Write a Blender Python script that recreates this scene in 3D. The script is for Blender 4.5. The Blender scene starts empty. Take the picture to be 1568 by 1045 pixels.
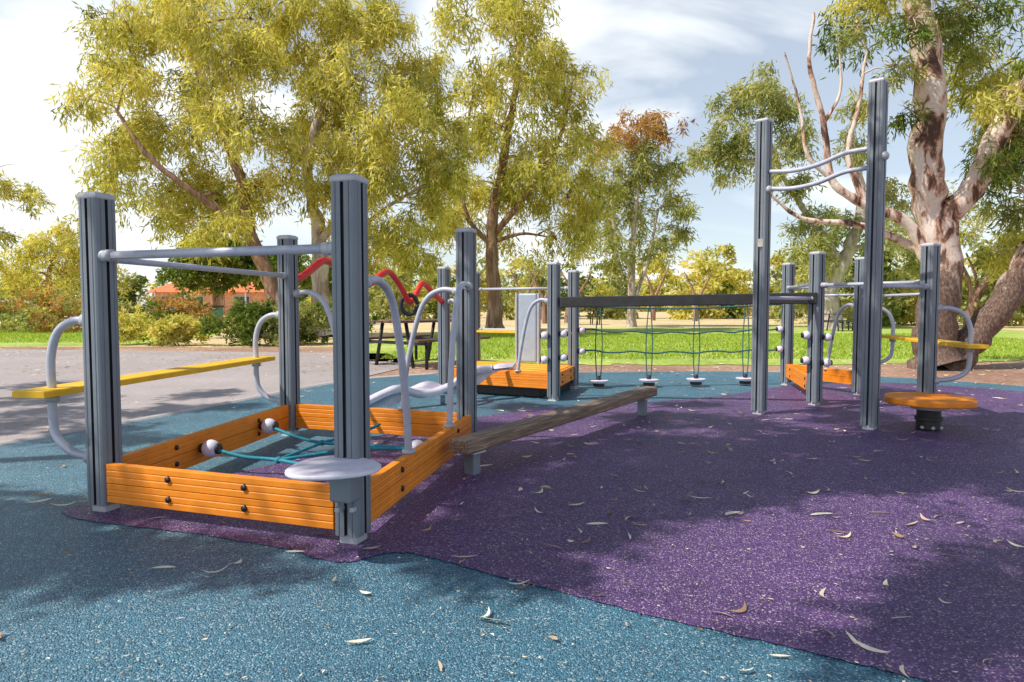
import bpy, math, random
import numpy as np
from mathutils import Vector, Matrix
random.seed(7); rng=np.random.default_rng(11)
scene=bpy.context.scene
col=scene.collection
# ------------------------------------------------------------- materials
def newmat(name):
    m=bpy.data.materials.new(name); m.use_nodes=True
    nt=m.node_tree; b=nt.nodes['Principled BSDF']; return m,nt,b
def N(nt,t,**k):
    n=nt.nodes.new(t)
    for a,v in k.items(): setattr(n,a,v)
    return n
def noise(nt,scale,detail=4,rough=.6,vec=None,dist=0):
    n=N(nt,'ShaderNodeTexNoise'); n.inputs['Scale'].default_value=scale
    n.inputs['Detail'].default_value=detail; n.inputs['Roughness'].default_value=rough
    n.inputs['Distortion'].default_value=dist
    if vec is not None: nt.links.new(vec,n.inputs['Vector'])
    return n
def ramp(nt,fac,stops):
    r=N(nt,'ShaderNodeValToRGB'); nt.links.new(fac,r.inputs[0])
    e=r.color_ramp.elements
    while len(e)<len(stops): e.new(.5)
    for i,(p,c) in enumerate(stops):
        e[i].position=p; e[i].color=(c[0],c[1],c[2],1) if len(c)==3 else c
    return r
def mixc(nt,f,a,b,mode='MIX'):
    m=N(nt,'ShaderNodeMix',data_type='RGBA',blend_type=mode)
    for s,v in ((0,f),(6,a),(7,b)):
        if isinstance(v,(int,float)): m.inputs[s].default_value=v
        elif isinstance(v,tuple): m.inputs[s].default_value=(v[0],v[1],v[2],1)
        else: nt.links.new(v,m.inputs[s])
    return m.outputs[2]
def coord(nt,kind='Object',scale=None):
    t=N(nt,'ShaderNodeTexCoord'); o=t.outputs[kind]
    if scale:
        m=N(nt,'ShaderNodeMapping'); m.inputs['Scale'].default_value=scale
        nt.links.new(o,m.inputs['Vector']); o=m.outputs[0]
    return o
def bump(nt,b,h,strength,dist):
    bn=N(nt,'ShaderNodeBump'); bn.inputs['Strength'].default_value=strength
    bn.inputs['Distance'].default_value=dist
    nt.links.new(h,bn.inputs['Height']); nt.links.new(bn.outputs[0],b.inputs['Normal'])
def paint(name,c,rough=.45,metal=0,var=.25,scale=9,bmp=.0):
    m,nt,b=newmat(name); v=coord(nt)
    n=noise(nt,scale,4,.65,v)
    d=tuple(x*(1-var) for x in c); l=tuple(min(1,x*(1+var)) for x in c)
    r=ramp(nt,n.outputs[0],[(.3,d),(.7,l)])
    nt.links.new(r.outputs[0],b.inputs['Base Color'])
    b.inputs['Metallic'].default_value=metal
    rr=N(nt,'ShaderNodeMapRange'); rr.inputs[3].default_value=rough-.1; rr.inputs[4].default_value=rough+.15
    n2=noise(nt,scale*4,3,.6,v); nt.links.new(n2.outputs[0],rr.inputs[0]); nt.links.new(rr.outputs[0],b.inputs['Roughness'])
    if bmp: bump(nt,b,n2.outputs[0],bmp,.004)
    return m
def rubber(name,c,dark,light):
    m,nt,b=newmat(name); v=coord(nt)
    vo=N(nt,'ShaderNodeTexVoronoi'); vo.inputs['Scale'].default_value=185; nt.links.new(v,vo.inputs['Vector'])
    sep=N(nt,'ShaderNodeSeparateColor'); nt.links.new(vo.outputs['Color'],sep.inputs[0])
    r=ramp(nt,sep.outputs[0],[(0,dark),(.35,c),(.82,c),(.96,light),(1,light)])
    big=noise(nt,1.3,5,.65,v); rb=ramp(nt,big.outputs[0],[(.3,(.74,.74,.76)),(.7,(1.12,1.1,1.1))])
    o=mixc(nt,1.0,r.outputs[0],rb.outputs[0],'MULTIPLY')
    dust=noise(nt,6,6,.7,v); rd=ramp(nt,dust.outputs[0],[(.56,(0,0,0)),(.84,(.20,.20,.20))])
    o=mixc(nt,rd.outputs[0],o,(.42,.36,.33))
    gr=ramp(nt,vo.outputs['Distance'],[(0,(1.05,1.05,1.05)),(.75,(.3,.3,.3))])
    o=mixc(nt,.8,o,gr.outputs[0],'MULTIPLY')
    nt.links.new(o,b.inputs['Base Color']); b.inputs['Roughness'].default_value=.5
    inv=N(nt,'ShaderNodeMath',operation='MULTIPLY'); inv.inputs[1].default_value=-1
    nt.links.new(vo.outputs['Distance'],inv.inputs[0])
    bump(nt,b,inv.outputs[0],1.0,.006)
    return m
TEAL=rubber('rubber_teal',(.09,.32,.46),(.022,.10,.17),(.55,.76,.82))
PURP=rubber('rubber_purple',(.195,.08,.32),(.045,.02,.10),(.74,.58,.76))
ALU=paint('aluminium_post',(.20,.225,.255),.5,.1,.12,5)
ALUC=paint('aluminium_cap',(.46,.47,.50),.5,.1,.1,8)
GROOVE=paint('groove_dark',(.03,.032,.04),.6)
TUBE=paint('painted_tube',(.48,.50,.58),.4,.1,.1,10)
ORG=paint('orange_plank',(.87,.26,.010),.5,0,.15,6,.15)
YEL=paint('yellow_plank',(.88,.50,.015),.5,0,.12,6,.1)
WHT=paint('grey_white_plastic',(.76,.70,.78),.5,0,.1,12)
RED=paint('red_tube',(.7,.025,.018),.35,0,.1)
BLK=paint('black_rubber',(.02,.02,.022),.5)
DARKB=paint('dark_beam',(.04,.038,.038),.6,0,.3,14,.2)
ROPE=paint('teal_rope',(.015,.25,.32),.7,0,.3,60,.4)
ROPEG=paint('green_rope',(.05,.16,.145),.7,0,.3,60,.4)
SLIDE=paint('slide_plastic',(.36,.43,.52),.4,0,.1)
def woodmat():
    m,nt,b=newmat('weathered_wood'); v=coord(nt,'Object',(1.2,22,22))
    n=noise(nt,3,7,.7,v,.6)
    r=ramp(nt,n.outputs[0],[(.27,(.045,.028,.02)),(.5,(.25,.165,.11)),(.75,(.56,.43,.31))])
    nt.links.new(r.outputs[0],b.inputs['Base Color']); b.inputs['Roughness'].default_value=.75
    bump(nt,b,n.outputs[0],.7,.008); return m
WOOD=woodmat()
def groundmat(name,stops,s1,s2,bd,rough=.9,extra=None):
    m,nt,b=newmat(name); v=coord(nt)
    a=noise(nt,s1,6,.7,v); f=noise(nt,s2,5,.75,v)
    mx=N(nt,'ShaderNodeMath',operation='MULTIPLY_ADD'); mx.inputs[1].default_value=.55
    nt.links.new(f.outputs[0],mx.inputs[0])
    h=N(nt,'ShaderNodeMath',operation='MULTIPLY'); h.inputs[1].default_value=.45
    nt.links.new(a.outputs[0],h.inputs[0]); nt.links.new(h.outputs[0],mx.inputs[2])
    r=ramp(nt,mx.outputs[0],stops); nt.links.new(r.outputs[0],b.inputs['Base Color'])
    b.inputs['Roughness'].default_value=rough; bump(nt,b,f.outputs[0],.8,bd); return m
DIRT=groundmat('bark_ground',[(.35,(.16,.08,.05)),(.5,(.42,.25,.17)),(.64,(.66,.46,.32))],.35,14,.03)
GRASS=groundmat('lawn_green',[(.36,(.16,.27,.03)),(.5,(.36,.48,.07)),(.62,(.64,.60,.20))],.5,9,.03)
DRY=groundmat('dry_grass',[(.35,(.30,.26,.09)),(.5,(.68,.51,.26)),(.64,(.80,.68,.43))],.25,5,.03)
PATH=groundmat('concrete_path',[(.33,(.27,.22,.21)),(.5,(.38,.325,.31)),(.66,(.50,.44,.42))],.4,45,.004,.8)
EDGE=groundmat('concrete_edging',[(.33,(.4,.36,.33)),(.5,(.5,.46,.43)),(.66,(.58,.54,.5))],.4,40,.004,.8)
def barkmat(name,stops,sc=(1.6,1.6,.5),s=1.6,bd=.03,low=None):
    m,nt,b=newmat(name); v=coord(nt,'Object',sc)
    n=noise(nt,s,6,.6,v,.7); r=ramp(nt,n.outputs[0],stops); o=r.outputs[0]
    n2=noise(nt,s*9,5,.7,v)
    if low:
        t=N(nt,'ShaderNodeSeparateXYZ'); nt.links.new(coord(nt),t.inputs[0])
        ad=N(nt,'ShaderNodeMath',operation='MULTIPLY_ADD'); ad.inputs[1].default_value=1.8; nt.links.new(n.outputs[0],ad.inputs[0]); nt.links.new(t.outputs[2],ad.inputs[2])
        mr=N(nt,'ShaderNodeMapRange'); mr.inputs[1].default_value=low+.75; mr.inputs[2].default_value=low+1.15; mr.inputs[3].default_value=1; mr.inputs[4].default_value=0
        nt.links.new(ad.outputs[0],mr.inputs[0])
        rr=ramp(nt,n2.outputs[0],[(.3,(.04,.022,.016)),(.5,(.15,.09,.065)),(.7,(.36,.25,.19))])
        o=mixc(nt,mr.outputs[0],o,rr.outputs[0])
    nt.links.new(o,b.inputs['Base Color']); b.inputs['Roughness'].default_value=.85
    bump(nt,b,n2.outputs[0],.8,bd); return m
BARKP=barkmat('bark_patchy',[(.40,(.10,.05,.035)),(.45,(.38,.20,.13)),(.49,(.70,.50,.39)),(.58,(.80,.68,.58)),(.74,(.58,.45,.38))],(2.6,2.6,1.1),1.8,.02,1.5)
BARKR=barkmat('bark_rough',[(.3,(.09,.045,.025)),(.5,(.32,.18,.12)),(.7,(.55,.38,.27))],(5,5,.7),1.6)
BARKG=barkmat('bark_grey',[(.3,(.20,.14,.11)),(.5,(.52,.43,.37)),(.7,(.75,.68,.62))],(3,3,.8),1.5)
def leafmat(name,stops,trans=.35,tr=(1.4,1.3,.6)):
    m,nt,b=newmat(name); nt.nodes.remove(b)
    at=N(nt,'ShaderNodeAttribute',attribute_name='rnd')
    r=ramp(nt,at.outputs['Fac'],stops)
    d=N(nt,'ShaderNodeBsdfDiffuse'); nt.links.new(r.outputs[0],d.inputs[0])
    t=N(nt,'ShaderNodeBsdfTranslucent'); 
    o2=mixc(nt,1.0,r.outputs[0],tr,'MULTIPLY'); nt.links.new(o2,t.inputs[0])
    mx=N(nt,'ShaderNodeMixShader'); mx.inputs[0].default_value=trans
    out=nt.nodes['Material Output']
    nt.links.new(d.outputs[0],mx.inputs[1]); nt.links.new(t.outputs[0],mx.inputs[2]); nt.links.new(mx.outputs[0],out.inputs[0])
    return m
LEAFY=leafmat('leaf_yellowgreen',[(0,(.18,.20,.05)),(.4,(.50,.49,.13)),(.8,(.76,.71,.25)),(1,(.84,.76,.38))],.45)
LEAFG=leafmat('leaf_greygreen',[(0,(.14,.18,.07)),(.5,(.37,.40,.16)),(1,(.68,.64,.30))],.42)
LEAFD=leafmat('leaf_dark',[(0,(.05,.085,.022)),(.5,(.16,.23,.05)),(1,(.37,.40,.10))],.35)
LEAFO=leafmat('leaf_rust',[(0,(.25,.13,.05)),(.5,(.54,.31,.13)),(1,(.64,.50,.22))],.4)
LEAFS=leafmat('leaf_shade',[(0,(.07,.08,.02)),(.5,(.16,.17,.05)),(1,(.26,.25,.1))],.1)
GRB=leafmat('grass_blade',[(0,(.16,.28,.03)),(.5,(.38,.52,.07)),(1,(.68,.64,.22))],.35)
LITTER=leafmat('leaf_litter',[(0,(.28,.15,.08)),(.35,(.62,.49,.33)),(.8,(.90,.82,.66)),(1,(.40,.20,.10))],.1)
# ------------------------------------------------------------- mesh helpers
def empty(name,loc=(0,0,0)):
    e=bpy.data.objects.new(name,None); e.empty_display_size=.2; e.location=loc; col.objects.link(e); return e
def meshobj(name,verts,faces,mats,parent=None,smooth=False,mi=None):
    me=bpy.data.meshes.new(name); me.from_pydata([tuple(v) for v in verts],[],faces)
    for m in (mats if isinstance(mats,(list,tuple)) else [mats]): me.materials.append(m)
    if mi: me.polygons.foreach_set('material_index',mi)
    if smooth: me.polygons.foreach_set('use_smooth',[True]*len(me.polygons))
    me.update(); o=bpy.data.objects.new(name,me); col.objects.link(o)
    if parent: o.parent=parent
    return o
def fastmesh(name,V,F,mats,mi=None,rnd=None,smooth=None,parent=None):
    me=bpy.data.meshes.new(name); n=len(V); m=len(F)
    me.vertices.add(n); me.vertices.foreach_set('co',np.asarray(V,dtype=np.float32).ravel())
    me.loops.add(m*4); me.loops.foreach_set('vertex_index',np.asarray(F,dtype=np.int32).ravel())
    me.polygons.add(m); me.polygons.foreach_set('loop_start',np.arange(0,m*4,4,dtype=np.int32))
    me.polygons.foreach_set('loop_total',np.full(m,4,dtype=np.int32))
    for x in mats: me.materials.append(x)
    if mi is not None: me.polygons.foreach_set('material_index',np.asarray(mi,dtype=np.int32))
    if smooth is not None: me.polygons.foreach_set('use_smooth',np.asarray(smooth,dtype=bool))
    me.update(calc_edges=True)
    if rnd is not None:
        a=me.attributes.new('rnd','FLOAT','FACE'); a.data.foreach_set('value',np.asarray(rnd,dtype=np.float32))
    o=bpy.data.objects.new(name,me); col.objects.link(o)
    if parent: o.parent=parent
    return o
def bevel(o,w,seg=2):
    b=o.modifiers.new('bevel','BEVEL'); b.width=w; b.segments=seg; b.limit_method='ANGLE'; b.angle_limit=math.radians(35); return o
def catmull(P,k=8):
    P=[Vector(p) for p in P]
    if len(P)<3: return P
    Q=[P[0]*2-P[1]]+P+[P[-1]*2-P[-2]]; out=[]
    for i in range(1,len(Q)-2):
        for j in range(k):
            t=j/k; a,b,c,d=Q[i-1:i+3]
            out.append(.5*((2*b)+(c-a)*t+(2*a-5*b+4*c-d)*t*t+(3*b-a-3*c+d)*t**3))
    out.append(P[-1]); return out
def sweep(P,R,sides=8):
    P=[Vector(p) for p in P]; V=[];F=[]
    ref=None
    for i,p in enumerate(P):
        t=(P[min(i+1,len(P)-1)]-P[max(i-1,0)]).normalized()
        if ref is None:
            ref=Vector((1,0,0)) if abs(t.x)<.8 else Vector((0,1,0))
        u=(ref-t*ref.dot(t)).normalized(); w=t.cross(u); ref=u
        r=R[i] if hasattr(R,'__len__') else R
        for k in range(sides):
            a=2*math.pi*k/sides; V.append(p+(u*math.cos(a)+w*math.sin(a))*r)
    for i in range(len(P)-1):
        for k in range(sides):
            a=i*sides+k;b=i*sides+(k+1)%sides
            F.append((a,b,b+sides,a+sides))
    return V,F
def tube(name,P,r,mat,parent,smooth_path=True,k=8,sides=14):
    if smooth_path: P=catmull(P,k)
    V,F=sweep(P,r,sides); n=len(P)
    F=list(F)+[tuple(range(sides-1,-1,-1)),tuple(range((n-1)*sides,n*sides))]
    return meshobj(name,V,F,mat,parent,True)
def extrude(name,prof,p0,p1,mat,parent,bev=0,up=Vector((0,0,1))):
    p0=Vector(p0);p1=Vector(p1);d=(p1-p0);L=d.length;d.normalize()
    r=d.cross(up).normalized(); u=r.cross(d)
    n=len(prof)
    V=[Vector((0,-s,z)) for s,z in prof]+[Vector((L,-s,z)) for s,z in prof]
    F=[tuple(range(n)),tuple(range(2*n-1,n-1,-1))]+[(i,i+n,(i+1)%n+n,(i+1)%n) for i in range(n)]
    o=meshobj(name,V,F,mat,parent)
    M=Matrix((d,-r,u)).transposed().to_4x4(); M.translation=p0
    o.matrix_basis=M
    import bmesh
    bm=bmesh.new(); bm.from_mesh(o.data); bmesh.ops.recalc_face_normals(bm,faces=bm.faces); bm.to_mesh(o.data); bm.free()
    if bev: bevel(o,bev)
    return o
def box(name,c,s,mat,parent,rot=0,bev=.004):
    x,y,z=[a/2 for a in s]
    V=[(-x,-y,-z),(x,-y,-z),(x,y,-z),(-x,y,-z),(-x,-y,z),(x,-y,z),(x,y,z),(-x,y,z)]
    F=[(0,3,2,1),(4,5,6,7),(0,1,5,4),(1,2,6,5),(2,3,7,6),(3,0,4,7)]
    o=meshobj(name,V,F,mat,parent); o.location=c; o.rotation_euler=(0,0,rot)
    if bev: bevel(o,bev)
    return o
def sphere(name,c,r,mat,parent,sc=(1,1,1)):
    V=[];F=[];a,b=20,12
    for i in range(b+1):
        th=math.pi*i/b
        for j in range(a):
            ph=2*math.pi*j/a; V.append((c[0]+r*sc[0]*math.sin(th)*math.cos(ph),c[1]+r*sc[1]*math.sin(th)*math.sin(ph),c[2]+r*sc[2]*math.cos(th)))
    for i in range(b):
        for j in range(a):
            F.append((i*a+j,(i+1)*a+j,(i+1)*a+(j+1)%a,i*a+(j+1)%a))
    return meshobj(name,V,F,mat,parent,True)
def disc(name,c,r,h,mat,parent,fn=None,n=40,bev=.008,r2=None):
    V=[]
    r2=r if r2 is None else r2
    for z,rr in ((0,r2),(h,r)):
        for i in range(n):
            a=2*math.pi*i/n; q=rr*(fn(a) if fn else 1); V.append((q*math.cos(a),q*math.sin(a),z))
    F=[tuple(range(n-1,-1,-1)),tuple(range(n,2*n))]+[(i,(i+1)%n,(i+1)%n+n,i+n) for i in range(n)]
    o=meshobj(name,V,F,mat,parent); o.location=c
    if bev: bevel(o,bev,3)
    return o
def post(base,H,ang,parent,a=.058,name='post'):
    side=[(-a,-a+.014),(-a+.0,-.034),(-a+.004,-.031),(-a+.0,-.028),(-a,-.008),(-a+.014,-.008),(-a+.014,.008),(-a,.008),(-a,.028),(-a+.004,.031),(-a,.034),(-a,a-.014),(-a+.005,a-.005)]
    prof=[];mi=[]
    for k in range(4):
        c,s=math.cos(-k*math.pi/2),math.sin(-k*math.pi/2)
        for i,(x,y) in enumerate(side):
            prof.append((x*c-y*s,x*s+y*c)); mi.append(1 if i in (4,5,6) else 0)
    n=len(prof); z0,z1=.05,H-.03
    V=[(x,y,z0) for x,y in prof]+[(x,y,z1) for x,y in prof]
    F=[(i,i+n,(i+1)%n+n,(i+1)%n) for i in range(n)]+[tuple(range(n))[::-1],tuple(range(n,2*n))]
    o=meshobj(name,V,F,[ALU,GROOVE],parent,mi=mi+[0,0]); o.location=(base[0],base[1],0); o.rotation_euler=(0,0,ang)
    c=a-.002
    V=[];
    for z,q in ((H-.032,c+.003),(H-.008,c+.003),(H,c-.012)):
        V+=[(-q,-q,z),(q,-q,z),(q,q,z),(-q,q,z)]
    F=[(3,2,1,0),(8,9,10,11)]+[(l*4+i,l*4+(i+1)%4,l*4+4+(i+1)%4,l*4+4+i) for l in (0,1) for i in range(4)]
    cp=meshobj('cap',V,F,ALUC,parent); cp.location=(base[0],base[1],0); cp.rotation_euler=(0,0,ang); bevel(cp,.008)
    box('foot',(base[0],base[1],.04),(.085,.085,.09),ALUC,parent,ang,.006)
    f=box('foot_flange',(base[0],base[1],.008),(.10,.10,.016),ALUC,parent,ang,.004)
def clamp(c,d,r,parent):
    c=Vector(c);d=Vector(d).normalized()
    tube('clamp',[c-d*.022,c+d*.022],r,ALUC,parent,False,sides=20)
def plank(p0,p1,z0,z1,t,mat,parent,boards=2,bolts=(),side=1,name='plank'):
    p0=Vector((p0[0],p0[1],0));p1=Vector((p1[0],p1[1],0)); h=(z1-z0)/boards
    for b in range(boards):
        zz=z0+b*h; e=h-.003; q=t/2
        prof=[(-q,0),(q,0),(q,e*.31),(q-.004,e*.34),(q,e*.37),(q,e*.64),(q-.004,e*.67),(q,e*.70),(q,e),(-q,e),(-q,e*.7),(-q+.004,e*.67),(-q,e*.64),(-q,e*.37),(-q+.004,e*.34),(-q,e*.31)]
        extrude(name,prof,p0+Vector((0,0,zz)),p1+Vector((0,0,zz)),mat,parent,.003)
        d=(p1-p0); dn=d.normalized(); r=dn.cross(Vector((0,0,1)))*side
        for u in bolts:
            c=p0+d*u+Vector((0,0,zz+h/2)); tube('bolt',[c+r*(q-.002),c+r*(q+.008)],.014,BLK,parent,False)
def lerp(a,b,t): return tuple(a[i]+(b[i]-a[i])*t for i in range(len(a)))
def unit(a,b):
    v=Vector((b[0]-a[0],b[1]-a[1],0)); return v.normalized()
# ------------------------------------------------------------- ground
def sheet(name,pts,z,mat,sub=False):
    V=[(x,y,z) for x,y in pts]; return meshobj(name,V,[tuple(range(len(V)))],mat)
def smoothpoly(pts,k=6):
    P=[Vector((x,y,0)) for x,y in pts]; n=len(P); out=[]
    for i in range(n):
        a,b,c,d=P[i-1],P[i],P[(i+1)%n],P[(i+2)%n]
        for j in range(k):
            t=j/k; q=.5*((2*b)+(c-a)*t+(2*a-5*b+4*c-d)*t*t+(3*b-a-3*c+d)*t**3); out.append((q.x,q.y))
    return out
def ragged(pts,amp,seed,k=14):
    P=smoothpoly(pts,k); r=random.Random(seed); return [(x+r.gauss(0,amp),y+r.gauss(0,amp)) for x,y in P]
S=900
sheet('ground',[(-S,-S),(S,-S),(S,S),(-S,S)],0,DIRT)
Z=.004
sheet('dry_lawn',ragged([(-60,17),(-20,16.6),(0,16.5),(15,17),(60,15),(120,100),(-120,100)],.12,1),Z,DRY)
sheet('lawn',ragged([(-3.2,13.4),(0,11.9),(4,11.4),(8.5,12.2),(13,14),(20,22),(18,33),(8,31),(0,29),(-3.5,24)],.10,2),2*Z,GRASS)
sheet('lawn',ragged([(-30,17),(-20,16.9),(-11,17.0),(-9.6,20),(-12,27),(-22,30),(-40,30)],.1,3),2*Z,GRASS)
sheet('path',[(-30,4),(-3.6,-4),(-2,2),(-3.45,4.85),(-2.4,8.1),(-1.6,11.5),(-2.6,14.2),(-12,15.6),(-40,16.5)],2*Z,PATH)
sheet('path',[(5.6,7.6),(30,2.0),(30,4.0),(5.9,8.6)],2*Z,PATH)
sheet('rubber_surface_teal',smoothpoly([(-6.5,-3),(8,-3),(10,3),(7.2,7.2),(5.4,9.3),(3.6,10.2),(1.2,10.1),(-1,9.9),(-2.2,8.8),(-3.1,6.1),(-3.9,4.2),(-5,1.8)]),3*Z,TEAL)
pp=[(-2.14,3.2),(-1.36,2.90),(-.93,2.73),(-.75,2.61),(-.62,2.58),(-.51,2.67),(-.37,2.66),(-.08,2.46),(.19,2.29),(.45,2.12),(.79,1.93),(1.07,1.76),(1.6,1.45),(3,.6),(8,.6),(8.3,4),(6.2,7.4),(4.8,8.7),(3.3,8.3),(2.4,7.5),(1.3,6.9),(.3,6.5),(-.3,6.0),(-.9,5.3),(-1.35,4.4),(-1.9,3.6)]
r9=random.Random(9)
sheet('rubber_surface_purple',[(x+r9.gauss(0,.0035),y+r9.gauss(0,.0035)) for x,y in smoothpoly(pp,16)],4*Z,PURP)
tube('concrete_edging',[(-5.1,1.9,-.02),(-3.97,4.2,-.02),(-3.17,6.1,-.02),(-2.27,8.85,-.02),(-1.05,9.98,-.02)],.045,EDGE,None)
# ------------------------------------------------------------- climbing frame A
P0=(-1.965,3.26);P1=(-.665,2.82);P4=(-.315,4.72);P3=(-1.70,5.2)
A=empty('climbing_frame')
angA=math.atan2(P1[1]-P0[1],P1[0]-P0[0])
for p in (P0,P1,P4,P3): post(p,1.53,angA,A)
def side(a,b,z0,z1,off,par_,bolts,sd,mat=ORG,t=.04,inset=.065):
    u=unit(a,b); n=u.cross(Vector((0,0,1)))*sd*off
    a2=Vector((a[0],a[1],0))+u*inset+n; b2=Vector((b[0],b[1],0))-u*inset+n
    plank(a2,b2,z0,z1,t,mat,par_,2,bolts,sd)
side(P0,P1,.07,.255,.03,A,(.30,.64),1)
side(P1,P4,.07,.255,.03,A,(.22,.8),1)
side(P4,P3,.07,.255,.0,A,(.25,.75),1)
side(P3,P0,.07,.255,.0,A,(.25,.75),-1)
def bar(a,b,z,r,par_,off=.0,zb=None,mat=TUBE,sd=1):
    u=unit(a,b); zb=z if zb is None else zb
    n=u.cross(Vector((0,0,1)))*off*sd
    pa=Vector((a[0],a[1],z))+n+u*.07;pb=Vector((b[0],b[1],zb))+n-u*.07
    tube('bar',[pa,pb],r,mat,par_,False)
    for p,s in ((pa,1),(pb,-1)):
        clamp(p+u*.02*s,u,r*1.4,par_); sphere('bar_joint',p-u*.01*s,r*1.55,ALUC,par_)
bar(P0,P1,1.235,.02,A,.02); bar(P3,P0,1.225,.017,A,.0)
def archrail(p,q,z,reach,par_,rr=.019,zend=.26,off=0,sd=1):
    u=unit(p,q); n=u.cross(Vector((0,0,1)))*off*sd; b=Vector((p[0],p[1],0))+n
    P=[b+u*.06+Vector((0,0,z)),b+u*(reach*.38)+Vector((0,0,z+.01)),b+u*(reach*.62)+Vector((0,0,z-.06)),b+u*(reach*.78)+Vector((0,0,z-.24)),b+u*(reach*.93)+Vector((0,0,z-.55)),b+u*reach+Vector((0,0,zend))]
    tube('hand_rail',P,rr,TUBE,par_); clamp(b+u*.075+Vector((0,0,z)),u,rr*1.5,par_)
    sphere('rail_joint',b+u*.06+Vector((0,0,z)),rr*1.6,ALUC,par_)
    tube('rail_flange',[P[-1]+Vector((0,0,-.006)),P[-1]+Vector((0,0,.012))],rr*1.8,ALUC,par_,False)
archrail(P1,P4,1.10,.62,A,off=.03);archrail(P4,P1,1.13,.55,A,off=-.03)
archrail(P4,P3,1.10,.5,A);archrail(P3,P4,1.09,.5,A)
def hoopseat(a,b,sd,zs,par_,off=.3,ztop=.93,zbot=.27,mat=YEL,ext=.14):
    u=unit(a,b); n=u.cross(Vector((0,0,1)))*sd
    for p in (a,b):
        c=Vector((p[0],p[1],0)); s=.055
        P=[(s,ztop),(off*.55,ztop-.005),(off*.85,ztop-.06),(off,ztop-.18),(off,zs),(off,zs-.12),(off*.93,zs-.22),(off*.62,zbot+.02),(s,zbot)]
        tube('hoop',[c+n*x+Vector((0,0,z)) for x,z in P],.02,TUBE,par_)
        for z in (ztop,zbot): clamp(c+n*.07+Vector((0,0,z)),n,.031,par_)
        tube('seat_collar',[c+n*off+Vector((0,0,zs-.05)),c+n*off+Vector((0,0,zs-.02))],.032,ALUC,par_,False)
    m0=Vector((a[0],a[1],zs))+n*off-u*ext; m1=Vector((b[0],b[1],zs))+n*off+u*ext
    w=.085
    extrude('yellow_seat_board',[(-w,-.015),(w,-.015),(w,.012),(w-.006,.018),(.03,.018),(.027,.014),(.024,.018),(-.024,.018),(-.027,.014),(-.03,.018),(-w+.006,.018),(-w,.012)],m0,m1,mat,par_,.003)
hoopseat(P0,P3,-1,.585,A,.27)
def tri(a): return 1+.07*math.cos(3*a+.6)
disc('seat_plate',(-.70,2.645,.358),.178,.018,WHT,A,tri,48,.008)
disc('seat_plate_under',(-.69,2.68,.325),.09,.033,ALUC,A,None,32,.004,r2=.065)
box('seat_bracket',(-.675,2.735,.27),(.10,.09,.12),ALU,A,angA,.01)
for dx in (-.03,.03):
    box('bracket_bolt',(-.675+dx,2.755,.17),(.02,.05,.02),ALUC,A,angA)
def ropeball(c,par_,d,r=.052):
    c=Vector(c); sphere('rope_ball',c,r,WHT,par_); d=Vector(d).normalized()
    tube('ball_ring',[c+d*(r*.78),c+d*(r*1.08)],r*.62,BLK,par_,False); tube('ball_seat',[c-d*(r*1.15),c-d*(r*.8)],r*.55,BLK,par_,False)
u30=unit(P0,P3); nin=u30.cross(Vector((0,0,1)))
b1=Vector((*lerp(P0,P3,.38),.16))+nin*.09; b2=Vector((*lerp(P0,P3,.74),.17))+nin*.09
b3=Vector((*lerp(P1,P4,.58),.17))-nin*.09; b4=Vector((*lerp(P1,P4,.25),.15))-nin*.09
for b,s in ((b1,1),(b2,1),(b3,-1),(b4,-1)): ropeball(b,A,nin*s)
def rope(P,r,par_,mat=ROPE): tube('rope',P,r,mat,par_,True,6,8)
c1=Vector((-1.35,3.9,.11));c2=Vector((-1.25,4.45,.10)); c3=Vector((-.95,4.15,.12))
rope([b1,(b1+c1)/2-Vector((0,0,.015)),c1,(c1+b4)/2,b4],.011,A)
rope([b2,(b2+c2)/2-Vector((0,0,.015)),c2,(c2+b3)/2,b3],.011,A)
rope([c1,c3,b3],.011,A); rope([c2,Vector((-1.05,4.7,.12)),Vector((-.95,4.86,.15))],.011,A)
rope([c1,(c1+c2)/2,c2],.011,A)
for c in (c1,c2,c3): sphere('rope_knot',c,.02,ROPE,A)
# ------------------------------------------------------------- balance beam
BB=empty('balance_beam')
b0=Vector((-.305,3.86,0));bE=Vector((1.28,6.28,0))
extrude('beam',[(-.07,.165),(-.06,.155),(.06,.155),(.07,.165),(.07,.225),(.06,.235),(-.06,.235),(-.07,.225)],b0+Vector((0,0,0)),bE+Vector((0,0,.02)),WOOD,BB,.006)
ub=(bE-b0).normalized()
for t,h in ((.13,.15),(2.70,.17)):
    c=b0+ub*t; box('leg',(c.x,c.y,h/2+.004),(.07,.07,h),ALU,BB,math.atan2(ub.y,ub.x)); box('leg_plate',(c.x,c.y,h-.004),(.12,.12,.012),ALUC,BB,math.atan2(ub.y,ub.x))
# ------------------------------------------------------------- platform B
P6=(-.77,7.74);P7=(.435,7.10);P8=(.73,8.12);P9=(-.475,8.76)
B=empty('play_platform')
angB=math.atan2(P7[1]-P6[1],P7[0]-P6[0])
for p,h in ((P6,1.44),(P7,1.45),(P8,1.42),(P9,1.44)): post(p,h,angB,B,.056)
side(P6,P7,.13,.29,.0,B,(),1,inset=.06);side(P7,P8,.13,.29,.0,B,(.3,.8),1,inset=.06);side(P8,P9,.13,.29,.0,B,(),1,inset=.06);side(P9,P6,.13,.29,.0,B,(),1,inset=.06)
uB=unit(P6,P7); vB=unit(P7,P8)
LB=(Vector(P7)-Vector(P6)).length; n=9
for i in range(n):
    w=1.05/n; s=Vector((*P6,.275))+vB*(w*(i+.5)); 
    extrude('deck_board',[(-w/2+.003,0),(w/2-.003,0),(w/2-.003,.02),(-w/2+.003,.02)],s+uB*.02,s+uB*(LB-.02),YEL if i%2 else ORG,B,.002)
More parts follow.
